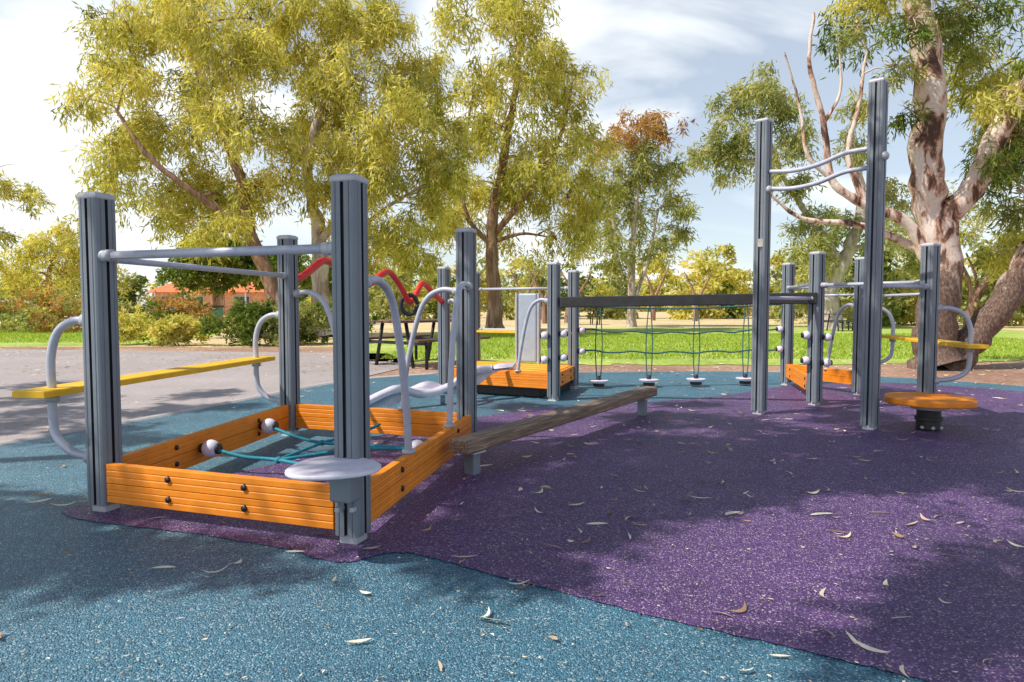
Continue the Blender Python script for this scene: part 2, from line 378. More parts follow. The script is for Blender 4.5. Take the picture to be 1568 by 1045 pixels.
box('under_deck_shade',(-.02,7.93,.07),(1.15,.85,.1),BLK,B,angB)  # black box standing in for the shade beneath the deck
bar(P9,P8,1.21,.016,B);bar(P9,P8,.70,.016,B)
extrude('side_board',[(-.05,0),(.05,0),(.05,.03),(-.05,.03)],Vector((*P9,.66)),Vector((*P8,.66)),YEL,B,.004)
m=lerp(P9,P8,.58); box('grey_panel',(m[0]-.03,m[1]-.06,.73),(.25,.05,.84),SLIDE,B,angB,.02)
for dx in (-.15,.15): 
    q=Vector((m[0]-.03,m[1]-.06,.72))+uB*dx; box('panel_edge',q,(.025,.06,.86),ALUC,B,angB)
archrail(P7,P6,1.05,.42,B,zend=.3);archrail(P6,P7,1.05,.3,B,zend=.3)
archrail(P8,P9,1.05,.3,B,zend=.3)
ctr=catmull([(-.08,7.30,.30),(-.30,7.12,.29),(-.52,6.94,.15),(-.75,6.76,.10),(-.95,6.6,.17),(-1.1,6.48,.13),(-1.3,6.32,.03)],8)
V=[];F=[];wd=Vector((.63,.77,0))*.2
for i,p in enumerate(ctr):
    for s,dz in ((-1.0,.06),(-1,-.02),(-.9,-.02),(-.9,.0),(.9,.0),(.9,-.02),(1,-.02),(1,.06),(.93,.06),(.88,.015),(-.88,.015),(-.93,.06)):
        V.append(p+wd*s+Vector((0,0,dz+.02)))
k=12
for i in range(len(ctr)-1):
    for j in range(k): F.append((i*k+j,i*k+(j+1)%k,(i+1)*k+(j+1)%k,(i+1)*k+j))
slide=empty('wave_slide'); meshobj('slide_trough',V,F,WHT,slide,True)
for i in (22,36): 
    p=ctr[i]; tube('slide_leg',[(p.x,p.y,0),(p.x,p.y,p.z)],.025,ALU,slide,False)
RW=empty('red_wave_rail')
ra=Vector((*P3,1.23)); rb=Vector((*P6,1.16)); du=rb-ra
wave=[(0,-.03),(.05,.02),(.13,.12),(.17,.13),(.25,.11),(.36,.0),(.42,-.0),(.5,.09),(.56,.11),(.64,.0),(.70,-.12),(.74,-.10),(.80,.03),(.84,.05),(.92,-.03),(1,-.1)]
RP=[ra+du*(.03+t*.95)+Vector((0,0,z*1.15)) for t,z in wave]
tube('wave_tube',RP,.03,RED,RW)
rc=ra+du*.70+Vector((0,0,-.17))
ring=[rc+Vector((math.cos(a)*.08,0.02*math.cos(a),math.sin(a)*.1)) for a in np.linspace(0,2*math.pi,25)]
tube('hanging_ring',ring,.021,BLK,RW,False)
# ------------------------------------------------------------- climbing tower C + high bars T
C1=(3.0,6.74);C2=(3.43,8.5);C3=(3.83,7.5);C4=(3.55,5.82)
C=empty('climbing_tower'); angC=math.atan2(C4[1]-C1[1],C4[0]-C1[0])
for p in (C1,C2,C3,C4): post(p,1.53,angC,C)
side(C1,C2,.12,.28,.0,C,(.2,.8),-1); side(C2,C3,.12,.28,0,C,(),1)
bar(C1,C4,1.2,.018,C);bar(C4,C3,1.2,.018,C);bar(C2,C3,1.22,.018,C);bar(C1,C2,1.22,.018,C)
bar(C2,C3,1.12,.014,C);bar(C4,C3,1.1,.014,C)
hoopseat(C3,C4,-1,.66,C,.33,.98,.36)
archrail(C3,C2,1.0,.45,C)
T1=(2.25,6.18);T2=(2.86,5.42)
T=empty('high_bar_ladder'); angT=math.atan2(T2[1]-T1[1],T2[0]-T1[0])
post(T1,2.66,angT+.1,T); post(T2,2.76,angT+.1,T)
for z1,z2 in ((2.19,2.17),(2.04,2.02)):
    a=Vector((*T1,z1));b=Vector((*T2,z2)); u=(b-a).normalized()
    tube('curved_rung',[a+u*.06,a+u*.28+Vector((0,0,-.02)),a+u*.5+Vector((0,0,.0)),a+u*.72+Vector((0,0,.06)),b-u*.06+Vector((0,0,.07))],.019,TUBE,T)
for p,z in ((T1,2.0),(T2,2.13)):
    sphere('joint',(p[0]+.03,p[1]-.055,z+.03),.036,ALUC,T)
bar(T1,C1,1.07,.018,T);bar(T2,C4,1.16,.018,T)
box('label',(T1[0]-.03,T1[1]-.062,1.56),(.06,.004,.07),paint('sticker',(.8,.72,.6),.5),T,.0,0)
SS=empty('spinner_seat')
disc('seat',(3.32,5.40,.225),.325,.05,ORG,SS,lambda a:1+.03*math.cos(6*a),60,.012)
disc('seat_hub',(3.32,5.40,.18),.13,.045,ALUC,SS,None,32,.006)
disc('stem',(3.32,5.40,.015),.085,.165,BLK,SS,None,32,.01,r2=.09)
disc('stem_ring',(3.32,5.40,.09),.1,.03,DARKB,SS,None,32,.006)
for a in (3.7,4.5,5.3): sphere('stem_bolt',(3.32+.095*math.cos(a),5.40+.095*math.sin(a),.04),.014,ALUC,SS)
OB=empty('overhead_beam')
extrude('beam',[(-.045,-.055),(.045,-.055),(.045,.055),(-.045,.055)],(.50,7.06,1.035),(2.98,6.70,1.075),DARKB,OB,.008)
RB=empty('rope_bridge')
a=Vector((*P8,0));b=Vector((*C2,0)); L=(b-a).length; ur=(b-a).normalized()
for z0,sg in ((.70,.05),(.45,.03)):
    P=[a+ur*(.09+(L-.18)*t)+Vector((0,0,z0+sg*(4*(t-.5)**2-.6)+.012*math.sin(t*31))) for t in np.linspace(0,1,17)]
    rope(P,.010,RB,ROPEG)
for k_,t in enumerate((.115,.345,.565,.80)):
    c=a+ur*L*t; top=c+Vector((0,0,.97+.01*k_))
    for s in (-1,1):
        rope([top+ur*.012*s,c+ur*.035*s+Vector((0,0,.7)),c+ur*.04*s+Vector((0,0,.42)),c+ur*.025*s+Vector((0,0,.15))],.007,RB,ROPEG)
    disc('step_pod',(c.x,c.y,.075),.12,.035,WHT,RB,None,28,.01,r2=.1)
    disc('pod_base',(c.x,c.y,.035),.07,.04,BLK,RB,None,20,.006)
    sphere('pod_knob',(c.x,c.y,.13),.03,BLK,RB)
rope([a+ur*.08+Vector((0,0,.99)),a+ur*L*.5+Vector((0,0,.965)),b-ur*.08+Vector((0,0,1.02))],.010,RB,ROPEG)
for P_,sgn in ((P7,1),(P8,1),(C1,-1),(C2,-1)):
    for z in (.71,.46):
        ropeball(Vector((P_[0]+.10*sgn,P_[1]-.02,z)),RB,(sgn,0,0),.042)
        ropeball(Vector((P_[0]-.10*sgn,P_[1]-.04,z-.02)),RB,(-sgn,0,0),.042) if P_ in (P7,C1) else None
# ------------------------------------------------------------- picnic tables, bin, fence, house, car
TB=paint('table_brown',(.12,.06,.04),.6)
def picnic(name,x,y,rot,mat,sc=1.):
    e=empty(name,(x,y,0)); e.rotation_euler=(0,0,rot); e.scale=(sc,)*3
    for i in range(4): box('top_slat',(0,-.27+.18*i,.74),(1.7,.16,.035),mat,e)
    for s in (-1,1):
        for j in (0,1): box('seat_slat',(0,s*(.62+.15*j),.45),(1.7,.13,.035),mat,e)
        box('cross_arm',(s*.6,0,.40),(.05,1.6,.05),BLK,e)
        for q in (-1,1):
            tube('leg',[(s*.6,q*.28,.72),(s*.6,q*.45,0)],.03,BLK,e,False); tube('seat_leg',[(s*.6,q*.75,.42),(s*.6,q*.75,0)],.028,BLK,e,False)
    return e
picnic('picnic_table',-1.55,11.6,.9,TB)
picnic('picnic_table',13.2,27,.1,paint('bench_dark',(.06,.08,.05),.6),.9)
picnic('picnic_table',3.8,36,.2,TB,1.)
bn=empty('park_bin',(-11.7,27,0)); box('body',(0,0,.5),(.4,.4,.85),paint('bin_green',(.08,.22,.13)),bn); box('lid',(0,0,.97),(.46,.46,.08),BLK,bn)
fe=empty('wire_fence')
for i in range(14):
    x=-20+i*.9; tube('fence_post',[(x,29,0),(x,29,1.0)],.04,BARKR,fe,False,sides=8)
for z in (.3,.6,.95): tube('fence_rail',[(-20,29,z),(-8.2,29,z)],.018,BARKR,fe,False,sides=6)
H=empty('brick_house',(-30.5,72,0)); BR=paint('brick_cream',(.62,.33,.18),.8,0,.3,4); RT=paint('terracotta_roof',(.75,.2,.07),.7,0,.3,5); WN=paint('window_glass',(.06,.08,.1),.2)
box('walls',(0,0,1.2),(11,7,2.4),BR,H,0,0)
V=[(-6,-4,2.35),(6,-4,2.35),(6,4,2.35),(-6,4,2.35),(-3,0,4.2),(3,0,4.2)]
meshobj('roof',V,[(0,1,5,4),(1,2,5),(2,3,4,5),(3,0,4),(3,2,1,0)],RT,H)
for x in (-3.8,-1.2,3.4): box('window',(x,-3.54,1.3),(1.5,.06,1.2),WN,H,0,0); box('window_frame',(x,-3.5,1.3),(1.7,.05,1.4),ALUC,H,0,0)
box('door',(1.2,-3.53,1.05),(1,.06,2.1),BARKR,H,0,0)
for x in (-5,-2,1,4): box('verandah_post',(x,-3.95,1.15),(.14,.14,2.3),ALUC,H,0,0)
cr=empty('parked_car',(-37.0,51,0)); CP=paint('car_paint',(.6,.6,.62),.25,.2)
extrude('body',[(-2.1,.3),(2.1,.3),(2.15,.75),(1.3,.92),(.7,1.4),(-.9,1.42),(-1.7,.98),(-2.15,.85)],(0,0.85,0),(0,-.85,0),CP,cr,.06)
box('side_glass',(-.15,-.86,1.13),(1.8,.02,.34),WN,cr,0,0)
for x in (-1.3,1.3): 
    for y in (-.8,.8): tube('wheel',[(x,y-.1,.33),(x,y+.1,.33)],.33,BLK,cr,False,sides=20)
# ------------------------------------------------------------- trees
def leaves(clumps,size,rs,droop=.75,strand=7,aspect=.2):
    VV=[];RR=[];MI=[]
    for (x,y,z,r,n,mi) in clumps:
        c=np.array((x,y,z)); ns=max(6,int(n/strand/11))
        d=rs.normal(size=(ns,3)); d/=np.linalg.norm(d,axis=1)[:,None]
        sub=c+d*(rs.random((ns,1))**.4)*np.array((r*1.15,r*1.15,r*.95))
        ss=rs.random(ns)*.5+.55; tintc=rs.normal(0,.16,ns)
        nst=max(1,int(n/strand)); ids=rs.integers(0,ns,nst)
        st=sub[ids]+rs.normal(size=(nst,3))*(.19*r*ss[ids])[:,None]*np.array((1,1,.75))
        dirx=rs.normal(size=(nst,3))*.32; dirx[:,2]=-rs.random(nst)*droop-.15
        L=size*strand*.36
        for k in range(strand):
            p=st+dirx*L*(k/strand)+rs.normal(size=(nst,3))*size*.22
            a=dirx*1.0+rs.normal(size=(nst,3))*.42; a/=np.linalg.norm(a,axis=1)[:,None]
            w=np.cross(a,rs.normal(size=(nst,3))); w/=np.linalg.norm(w,axis=1)[:,None]+1e-6
            l=size*(.6+.7*rs.random((nst,1))); h=l*aspect*(.7+.6*rs.random((nst,1)))
            q=np.stack([p,p+a*l*.45+w*h*.5,p+a*l,p+a*l*.45-w*h*.5],1)
            VV.append(q.reshape(-1,3)); RR.append(np.clip(rs.random(nst)*.6+.2+tintc[ids],0,1)); MI.append(np.full(nst,mi))
    V=np.concatenate(VV); F=np.arange(len(V)).reshape(-1,4)
    return V,F,np.concatenate(RR),np.concatenate(MI)
def tree(name,trunks,clumps,size,bark,leafmats,seed,droop=.75,strand=7,twigs=4,aspect=.2,br=.05):
    rs=np.random.default_rng(seed); rnd_=random.Random(seed)
    WV=[];WF=[]; nodes=[]
    def addb(P,R,sides):
        V,F=sweep(P,R,sides); o=len(WV); WV.extend(V); WF.extend([tuple(i+o for i in f) for f in F])
    for (P,r0,r1) in trunks:
        Q=catmull(P,7); n=len(Q)
        Q=[q+Vector((rnd_.gauss(0,1),rnd_.gauss(0,1),0))*(r0*.07) for q in Q]
        R=[(r0+(r1-r0)*(i/(n-1))**.8)*(1+.06*math.sin(i*1.7+seed)) for i in range(n)]
        if P[0][2]<.3: R[0]*=1.35; R[1]*=1.12
        addb(Q,R,12); 
        for q,r in list(zip(Q,R))[n//3:]: nodes.append((q,r))
    base=list(nodes)
    cl=sorted(clumps,key=lambda c:c[2])
    for c in cl:
        cv=Vector(c[:3]); best=min(base,key=lambda nr:(nr[0]-cv).length+max(0,nr[0].z-cv.z)*1.5)
        s=best[0]; d=cv-s; L=d.length
        if L>.1:
            mid1=s+d*.35+Vector((rnd_.gauss(0,.1)*L,rnd_.gauss(0,.1)*L,.10*L)); mid2=s+d*.7+Vector((rnd_.gauss(0,.09)*L,rnd_.gauss(0,.09)*L,.08*L))
            P=catmull([s,mid1,mid2,cv],6); r0=min(best[1]*.7,br+.018*L); R=[r0*(1-.8*i/(len(P)-1)) for i in range(len(P))]
            addb(P,R,6); base.append((P[12],R[12]))
        for _ in range(twigs):
            dv=Vector((rnd_.gauss(0,1),rnd_.gauss(0,1),rnd_.gauss(.2,.8))).normalized()*c[3]*1.05
            m_=cv+dv*.5+Vector((0,0,.12*c[3])); P=catmull([cv-dv*.1,m_,cv+dv],4)
            addb(P,[br*.4*(1-.85*i/(len(P)-1)) for i in range(len(P))],4)
    V,F,R,MI=leaves(clumps,size,rs,droop,strand,aspect)
    wv=np.array([tuple(v) for v in WV]); nW=len(wv)
    allV=np.concatenate([wv,V]); allF=np.concatenate([np.array(WF),F+nW])
    mi=np.concatenate([np.zeros(len(WF),int),MI+1]); rn=np.concatenate([np.zeros(len(WF)),R]); sm=np.concatenate([np.ones(len(WF),bool),np.zeros(len(F),bool)])
    return fastmesh(name,allV,allF,[bark]+leafmats,mi,rn,sm)
def CL(pts,Y,dy,r,n,rs,mi=0):
    out=[]
    for p in pts:
        k=p[2] if len(p)>2 else 1; m_=p[3] if len(p)>3 else mi
        out.append((p[0],Y+rs.uniform(-dy,dy),p[1],r*k*rs.uniform(.85,1.15),int(n*k*k),m_))
    return out
R_=random.Random(5)
t1=[(-11.7,9.4),(-12.6,8.3,.8),(-10.7,9.7),(-9.1,9.3),(-9.9,7.9),(-12.1,6.2,.8),(-11,6.3),(-9.1,6.4),(-8.3,7.9),(-11.9,4.4,.7),(-10.8,4.6),(-9.4,4.3),(-8.0,4.7),(-7.6,6.2),(-7.3,8.4),(-8.4,10.2),(-11.2,7.6,.8),(-6.9,10.3,.8),(-11.6,5.3,.7),(-12.3,10,.6),(-9.9,5.4,.8),(-10.2,3.5,.6),(-9.0,3.1,.6),(-12.5,7.0,.6),(-8.2,3.6,.6),(-9.8,10.6,.9)]
tree('eucalyptus_tree',[([(-6.9,21,0),(-7.3,21,1.4),(-8.0,21,3.2),(-8.3,21,5),(-9.2,21.3,7),(-9.9,21.2,9)],.3,.08),([(-8.0,21,3.2),(-9.2,20.4,4.2),(-10.4,20,5.2),(-11.4,20,6.6)],.14,.05)],CL(t1,21,1.5,.95,2600,R_),.22,BARKR,[LEAFY,LEAFG],1,1.0,7,5,.19)
t2=[(-6.4,9),(-4.9,9.5),(-3.5,8.6,.9),(-7,6.9),(-5.3,6.7),(-3.3,6.7),(-2.6,5.3,.9),(-3.9,4.8),(-4.8,7.9),(-6,10.3,.9),(-5.3,10.6,.7),(-2.9,7.5,.8),(-5.4,4.6),(-3.6,3.3,.8),(-4.6,3.1,.8),(-6.2,5.4,.9),(-4.3,5.8),(-2.2,6.3,.7),(-2.5,4.0,.7),(-5.9,7.7,.9),(-4.0,9.9,.7),(-3.4,9.6,.6),(-2.3,7.2,.6),(-1.9,5.0,.7),(-5.6,3.4,.6),(-3.0,2.6,.6),(-7.3,9.6,.7),(-2.6,8.6,.6)]
tree('eucalyptus_tree',[([(-6.1,22,0),(-6.15,22,2),(-6.2,22,3.6),(-6.5,22,5.4),(-5.9,22,7.6),(-5.5,22,9.6)],.34,.08),([(-6.2,22,3.0),(-4.9,21.6,4.4),(-3.9,21.4,6.2),(-3.4,21.4,8)],.15,.05),([(-6.15,22,2.2),(-5.2,21.4,3.0),(-3.8,21,4.0),(-2.8,21,4.6)],.1,.04)],CL(t2,22,1.5,1.0,3000,R_),.22,BARKG,[LEAFY,LEAFG],2,1.0,7,5,.19)
t3=[(-1.6,11.2),(.4,11.6),(1.8,10.7,.9),(2.5,9.8,.8),(-1.1,9.5),(1.1,8.8),(-.35,7.4),(1.6,7.1),(2.9,7.7,.8),(-1.6,5.6),(.4,5.4),(2.1,5.1),(-2.3,4.3),(1.6,3.5,.8),(-.8,3.9,.8),(-.5,12.3,.8),(.2,10.1),(2.9,6,.8),(-1.2,7.5,.8),(.6,6.6),(-2.6,6.4,.7),(2.7,3.9,.7),(3.2,5,.6),(2.3,8.6,.7),(-2.0,8.6,.7),(-.6,5.6,.8),(1.3,6,.7)]
tree('eucalyptus_tree',[([(-.65,26,0),(-.7,26,2),(-.75,26,4),(-.3,26,6.5),(.1,26,9),(.4,26,11.5)],.33,.08),([(-.75,26,3.6),(.6,25.5,5.2),(1.7,25.5,7),(2.2,25.5,9)],.14,.05),([(-.7,26,3.2),(-1.7,25.6,4.4),(-1.8,25.6,6.5),(-1.4,25.6,9)],.12,.04)],CL(t3,26,1.7,1.05,2100,R_),.25,BARKR,[LEAFY,LEAFG],3,1.0,7,5,.19)
t4=[(5.4,9.2,.8,1),(6.9,9.4,.8,1),(4.4,8.8,.7,1),(5.4,7.6),(6.9,7.5),(7.6,5.9,.9),(4.4,5.9),(6,5.4),(6.6,3.9,.9),(4.5,3.9,.9),(7.7,7.7,.6),(3.7,6.9,.7),(8.0,4.6,.6),(5.4,3.1,.7),(3.6,5.0,.7),(5.3,6.6,.8),(6.2,8.6,.7)]
tree('eucalyptus_tree',[([(5.6,32,0),(5.6,32,2.5),(5.7,32,5),(6,32,8.6)],.22,.06),([(5.6,32,1),(6.3,32,3),(6.8,32,5.5)],.12,.05),([(5.6,32,2.5),(4.7,31.6,4.5),(4.6,31.6,7)],.1,.04)],CL(t4,32,1.3,.98,1500,R_),.29,BARKG,[LEAFG,LEAFO],4)
t5=[(10.5,10.1),(9.2,9,.9),(11.4,9.4),(8.5,7.8,.9),(10.1,7.9),(11.9,7.9),(12.2,6.4,.8),(14.5,9.4,.8),(14.9,8,.8),(14.2,4.5),(12.8,4.4),(15.7,4.2),(13.1,3.2,.8),(10.7,6.8,.6),(9.3,10,.7),(16.6,6,.9),(17.5,3.5,1.1),(19,5,1.2),(9.6,7.2,.6)]
tree('eucalyptus_tree',[([(14,30,0),(13.9,30,1.6),(14.6,30,3.2),(15.2,30,5),(14.9,30,8)],.5,.14),([(14.4,30,2.8),(13.0,30,4.8),(11.7,29.8,6.6),(10.7,29.6,9)],.2,.05)],CL(t5,30,1.4,1.0,1500,R_),.28,BARKG,[LEAFG,LEAFO],5)
t6=[(5.6,5.5,.8,1),(6.2,5.9,.8,0),(7.2,5.6,1,1),(7.9,5.3,1,0),(7.8,4.1,1,2),(8.2,3.5,1,1),(6.95,4.0,.6,2),(8.0,2.8,.9,0),(6.8,5.3,.8,0),(7.4,3.1,.7,1),(5.3,5.9,.6,0),(8.7,4.6,1.2,2),(8.9,2.2,1.0,2),(5.95,4.7,.5,0),(8.3,1.9,.6,2),(6.0,3.9,.4,1),(7.5,4.8,.8,2),(5.0,5.0,.4,0),(5.6,5.0,.5,1),(7.7,3.6,.8,0),(8.4,4.0,1,1),(7.3,4.3,.6,1),(5.2,5.6,.6,2)]
tree('eucalyptus_tree',[([(6.72,10.8,0),(6.72,10.8,.8),(6.75,10.8,1.9),(6.45,10.8,3.1),(6.5,10.8,4.5),(6.15,10.8,6.2),(6,10.8,7.5)],.33,.17),
 ([(7.0,10.9,-.05),(7.2,10.8,.35),(7.65,10.7,1.0),(8.1,10.6,1.9),(9.1,10.6,3.0)],.27,.16),
 ([(6.6,10.8,2.3),(7.0,10.6,2.7),(7.45,10.4,3.9),(8.3,10.2,5.4),(8.8,10,6.8)],.2,.12),
 ([(6.55,10.8,1.7),(6.2,10.8,2.3),(5.6,10.9,2.6),(5.1,11,3.0),(4.95,11,3.9),(4.7,11,4.8),(4.75,11,5.6)],.11,.02),
 ([(6.6,10.8,1.8),(5.7,11.2,2.3),(4.8,11.4,2.45),(4.2,11.4,2.9)],.08,.02),
 ([(5.1,11,3.0),(4.7,11,3.4),(4.6,11.1,4.2),(4.3,11,5.0)],.04,.012),
 ([(4.95,11,3.9),(5.2,11,4.4),(5.15,11,5.2)],.035,.012),
 ([(5.6,10.9,2.6),(5.35,11,3.4),(5.5,11,4.2),(5.6,11,5.0)],.06,.02)],
 CL(t6,10.6,1.1,.60,1900,R_),.14,BARKP,[LEAFG,LEAFD,LEAFY],6,.8,6,5,.18,.03)
tree('eucalyptus_tree',[([(-21.5,27,0),(-21.2,27,2.4),(-21.3,27,5)],.22,.08)],CL([(-20.8,6.4,1.0),(-21.8,5,1.2),(-19.8,5.4,.8),(-20.4,3.9,.8),(-22.5,6.4,1.2)],27,1.2,.95,1300,R_),.25,BARKR,[LEAFY],7)
tree('eucalyptus_tree',[([(-23,34,0),(-23,34,2.4),(-22.6,34,3.6)],.2,.08)],CL([(-23.5,4.2),(-22.2,4.6),(-21.3,3.8),(-22.6,3.2),(-24.2,3.2),(-20.6,2.8),(-21.6,2.4),(-25,2.5)],34,1.2,1.0,1200,R_),.28,BARKR,[LEAFY],8)
tree('broadleaf_tree',[([(-15.6,36,0),(-15.6,36,1.6),(-15.4,36,3)],.2,.08)],CL([(-16.2,3.4),(-15,3.9),(-13.9,3.6),(-15.3,2.7),(-17,2.6),(-13.2,2.8),(-12.4,3.2),(-16.4,4.0,.7),(-11.2,3.0),(-10.2,2.6)],36,1.2,.95,2400,R_),.24,BARKR,[LEAFD],9,.4,5,4,.45)
def mass(name,x0,x1,Y,dy,z0,z1,n,r,cnt,size,mats,seed,asp=.4):
    rs=random.Random(seed); cl=[]
    for i in range(n):
        x=x0+(x1-x0)*(i+.5)/n+rs.uniform(-1,1); h=z0+(z1-z0)*(.5+.5*math.sin(i*1.9+seed))*rs.uniform(.6,1)
        y=Y+rs.uniform(-dy,dy); z=.7; mm=rs.randrange(len(mats))
        while z<h: 
            cl.append((x+rs.uniform(-.7,.7),y,z,r*rs.uniform(.7,1.15),cnt,mm)); z+=r*.95
    V,F,R,MI=leaves(cl,size,np.random.default_rng(seed),.4,5,asp)
    return fastmesh(name,V,F,mats,MI,R)
mass('distant_trees',-12,48,52,4,2.6,5.8,44,1.35,380,.42,[LEAFY,LEAFG,LEAFY,LEAFD],21)
mass('distant_trees',-70,-8,88,5,3,6.5,48,1.9,300,.6,[LEAFG,LEAFD,LEAFY],22)
mass('distant_trees',-60,130,120,6,4,8,80,3.0,230,1.0,[LEAFG,LEAFD,LEAFY],23)
mass('distant_trees',15,32,36,3,2.0,5.0,16,1.2,500,.33,[LEAFG,LEAFD,LEAFY],24)
rs=random.Random(77); WV=[];WF=[]
for x,y in ((-8.5,40),(-3.2,44),(1.8,38),(9.5,46),(11.8,44),(18.5,36),(3.2,40),(20,30),(23,34),(1.0,42),(22,28)):
    h=rs.uniform(3,4.2); l=rs.uniform(-.6,.6)
    for q in (-1,1):
        V,F=sweep(catmull([(x,y,0),(x+l*.3,y,h*.35),(x+l+q*.35,y,h*.65),(x+l+q*.9,y,h)],4),list(np.linspace(.17,.04,13)),7); o=len(WV); WV+=V; WF+=[tuple(i+o for i in f) for f in F]
meshobj('distant_tree_trunks',WV,WF,BARKR,None,True)
def shrub(name,cx,cy,r,h,mats,seed,cnt=2600,size=.1):
    rs=random.Random(seed); cl=[(cx+rs.uniform(-.8,.8)*r,cy+rs.uniform(-.5,.5)*r,rs.uniform(.2,.8)*h,r*.45,cnt//7,rs.randrange(len(mats))) for _ in range(9)]
    V,F,R,MI=leaves(cl,size,np.random.default_rng(seed),-.6,4,.4); V[:,2]=np.abs(V[:,2])
    return fastmesh(name,V,F,mats,MI,R)
shrub('shrub',-9.3,17.5,.9,.95,[LEAFY,LEAFG],31); shrub('shrub',-8.3,17,.6,.7,[LEAFY],32)
shrub('shrub',-7.0,17,.8,1.05,[LEAFD],33,5000); shrub('shrub',-6.1,17.2,.8,.95,[LEAFD,LEAFG],34,4500); shrub('shrub',-5.1,17.6,.8,1.0,[LEAFG,LEAFD],35,4000); shrub('shrub',-4.4,18.5,.7,.8,[LEAFD],36,3000)
shrub('shrub',-17.5,26,2.2,1.6,[LEAFO,LEAFG],37,4000,.16); shrub('shrub',-13.5,27,1.8,1.2,[LEAFD,LEAFO],38,4000,.16); shrub('shrub',-21,29,2,1.5,[LEAFD,LEAFO],39,3500,.16)
# big tree to the left of the camera: its crown gives the dappled shade
SUN=Vector((-.80,-.30,1.10)).normalized()
sh=[(-2.7,3.2,.65),(-2.25,2.95,.7),(-1.8,2.8,.65),(-1.35,2.72,.6),(-2.1,2.62,.45),(-.9,2.62,.35),
 (.0,3.6,.75),(.55,3.65,.9),(1.15,3.85,.9),(1.8,3.95,.9),(2.5,4.05,.95),(3.2,4.2,1.),(.2,2.95,.6),(.5,3.25,.6),(.25,4.4,.75),(1.0,4.75,.8),(1.7,4.7,.75),(2.5,4.9,.8),(3.3,5.0,.8),(.1,2.62,.4),(-.25,2.9,.4),
 (1.3,2.05,.42),(1.6,2.2,.5),(2.1,2.1,.8),(2.2,2.55,.5),(1.75,1.75,.5),(2.0,5.6,.6),(1.1,5.8,.5),(3.2,5.9,.7),(4.4,5.4,1.1),(5.2,4,1.2),(-.3,5.6,.6),(3.7,3.2,.8),(2.9,3.3,.5),(1.9,6.9,.5),(0.3,6.7,.5),(4.4,7.6,.7),
 (-3.2,5.35,.55),(-2.75,5.0,.4),(-4.0,6.3,.7),(-3.2,6.5,.6),(-4.9,7.2,.8),(-4.2,5.6,.6),(-2.6,6.6,.45),(-5.6,8.6,.7),(-3.5,7.6,.5)]
for _ in range(16):
    sh.append((R_.uniform(-1.2,3.2),R_.uniform(2.3,6.3),R_.uniform(.16,.28)))
cls=[]
for gx,gy,k_ in sh:
    z=R_.uniform(4.9,6.6); cls.append((gx+SUN.x/SUN.z*z,gy+SUN.y/SUN.z*z,z,.56*k_,int(2500*k_*k_+60),0))
tree('eucalyptus_tree',[([(-9.2,1.0,0),(-9.0,1.2,2),(-8.4,1.9,3.6),(-7.4,2.4,5)],.38,.12),([(-8.4,1.9,3.6),(-6.8,3.0,5.2),(-5.2,2.6,6.6),(-3.5,2.6,7)],.12,.03),([(-8.9,1.5,2.8),(-8.9,3,4.6),(-8.4,4.2,5.8)],.2,.06)],cls,.14,BARKP,[LEAFS],51,.5,7,2,.3,.014)
# ------------------------------------------------------------- fallen leaves
def litter():
    V=[];F=[];R=[];rs=random.Random(3)
    def leaf(x,y,l,w,a,z=.02,c=None):
        bend=rs.uniform(-.5,.5)*l*.6; curl=rs.uniform(.0,.16)*l; n=6; o=len(V); c=rs.random() if c is None else c
        tw=rs.uniform(-.5,.5)
        for i in range(n+1):
            t=i/n; s=(t-.5)*l; q=w*math.sin(math.pi*min(1,max(0,t*.96+.02)))**.8; b_=bend*(1-4*(t-.5)**2); zz=z+curl*4*(t-.5)**2+.002
            for sd in (-1,1):
                lx=s; ly=b_+sd*q/2; V.append((x+lx*math.cos(a)-ly*math.sin(a),y+lx*math.sin(a)+ly*math.cos(a),zz+max(0,sd*tw*q)))
        for i in range(n): F.append((o+2*i,o+2*i+1,o+2*i+3,o+2*i+2)); R.append(c)
    for x,y,l,w,a in ((.02,2.37,.09,.017,.2),(-.06,2.07,.10,.02,-.3),(-.10,2.12,.08,.016,.9),(-1.10,2.48,.11,.012,.5),(-.86,2.66,.08,.01,0),(-1.05,2.56,.05,.012,1.3),(-.50,2.28,.05,.014,-.4),(.13,3.55,.09,.02,.8),(.04,3.6,.07,.02,1.4),(1.02,1.9,.11,.014,-.9),(1.32,2.35,.06,.016,1.2),(.38,3.0,.1,.014,.1),(.56,3.1,.11,.016,.7),(.14,3.2,.09,.015,-.8),(.75,1.86,.06,.012,-.1),(-1.14,3.1,.05,.02,1.),(-2.2,3.3,.12,.014,.3),(-2.35,3.34,.11,.014,.7),(-1.3,2.5,.09,.012,.1),(.95,3.4,.13,.012,-.3),(1.45,3.15,.12,.014,.2)):
        leaf(x,y,l,w,a,c=.75)
    for _ in range(600):
        y=1.6+7.4*rs.random()**.8; x=rs.uniform(-.8,.85)*y
        if rs.random()<.5: x=abs(x)
        if y<2.6 and rs.random()<.6: continue
        leaf(x,y,rs.uniform(.03,.11),rs.uniform(.007,.017),rs.uniform(0,6.3))
    for _ in range(3600):
        y=1.3+7.5*rs.random()**1.2; x=rs.uniform(-.8,.85)*y
        leaf(x,y,rs.uniform(.006,.02),rs.uniform(.002,.006),rs.uniform(0,6.3))
    for _ in range(3500):
        y=rs.uniform(9.6,22); x=rs.uniform(-.8,.85)*y; leaf(x,y,rs.uniform(.04,.10),rs.uniform(.012,.025),rs.uniform(0,6.3),.014)
    fastmesh('fallen_leaves',np.array(V),np.array(F),[LITTER],None,R)
litter()
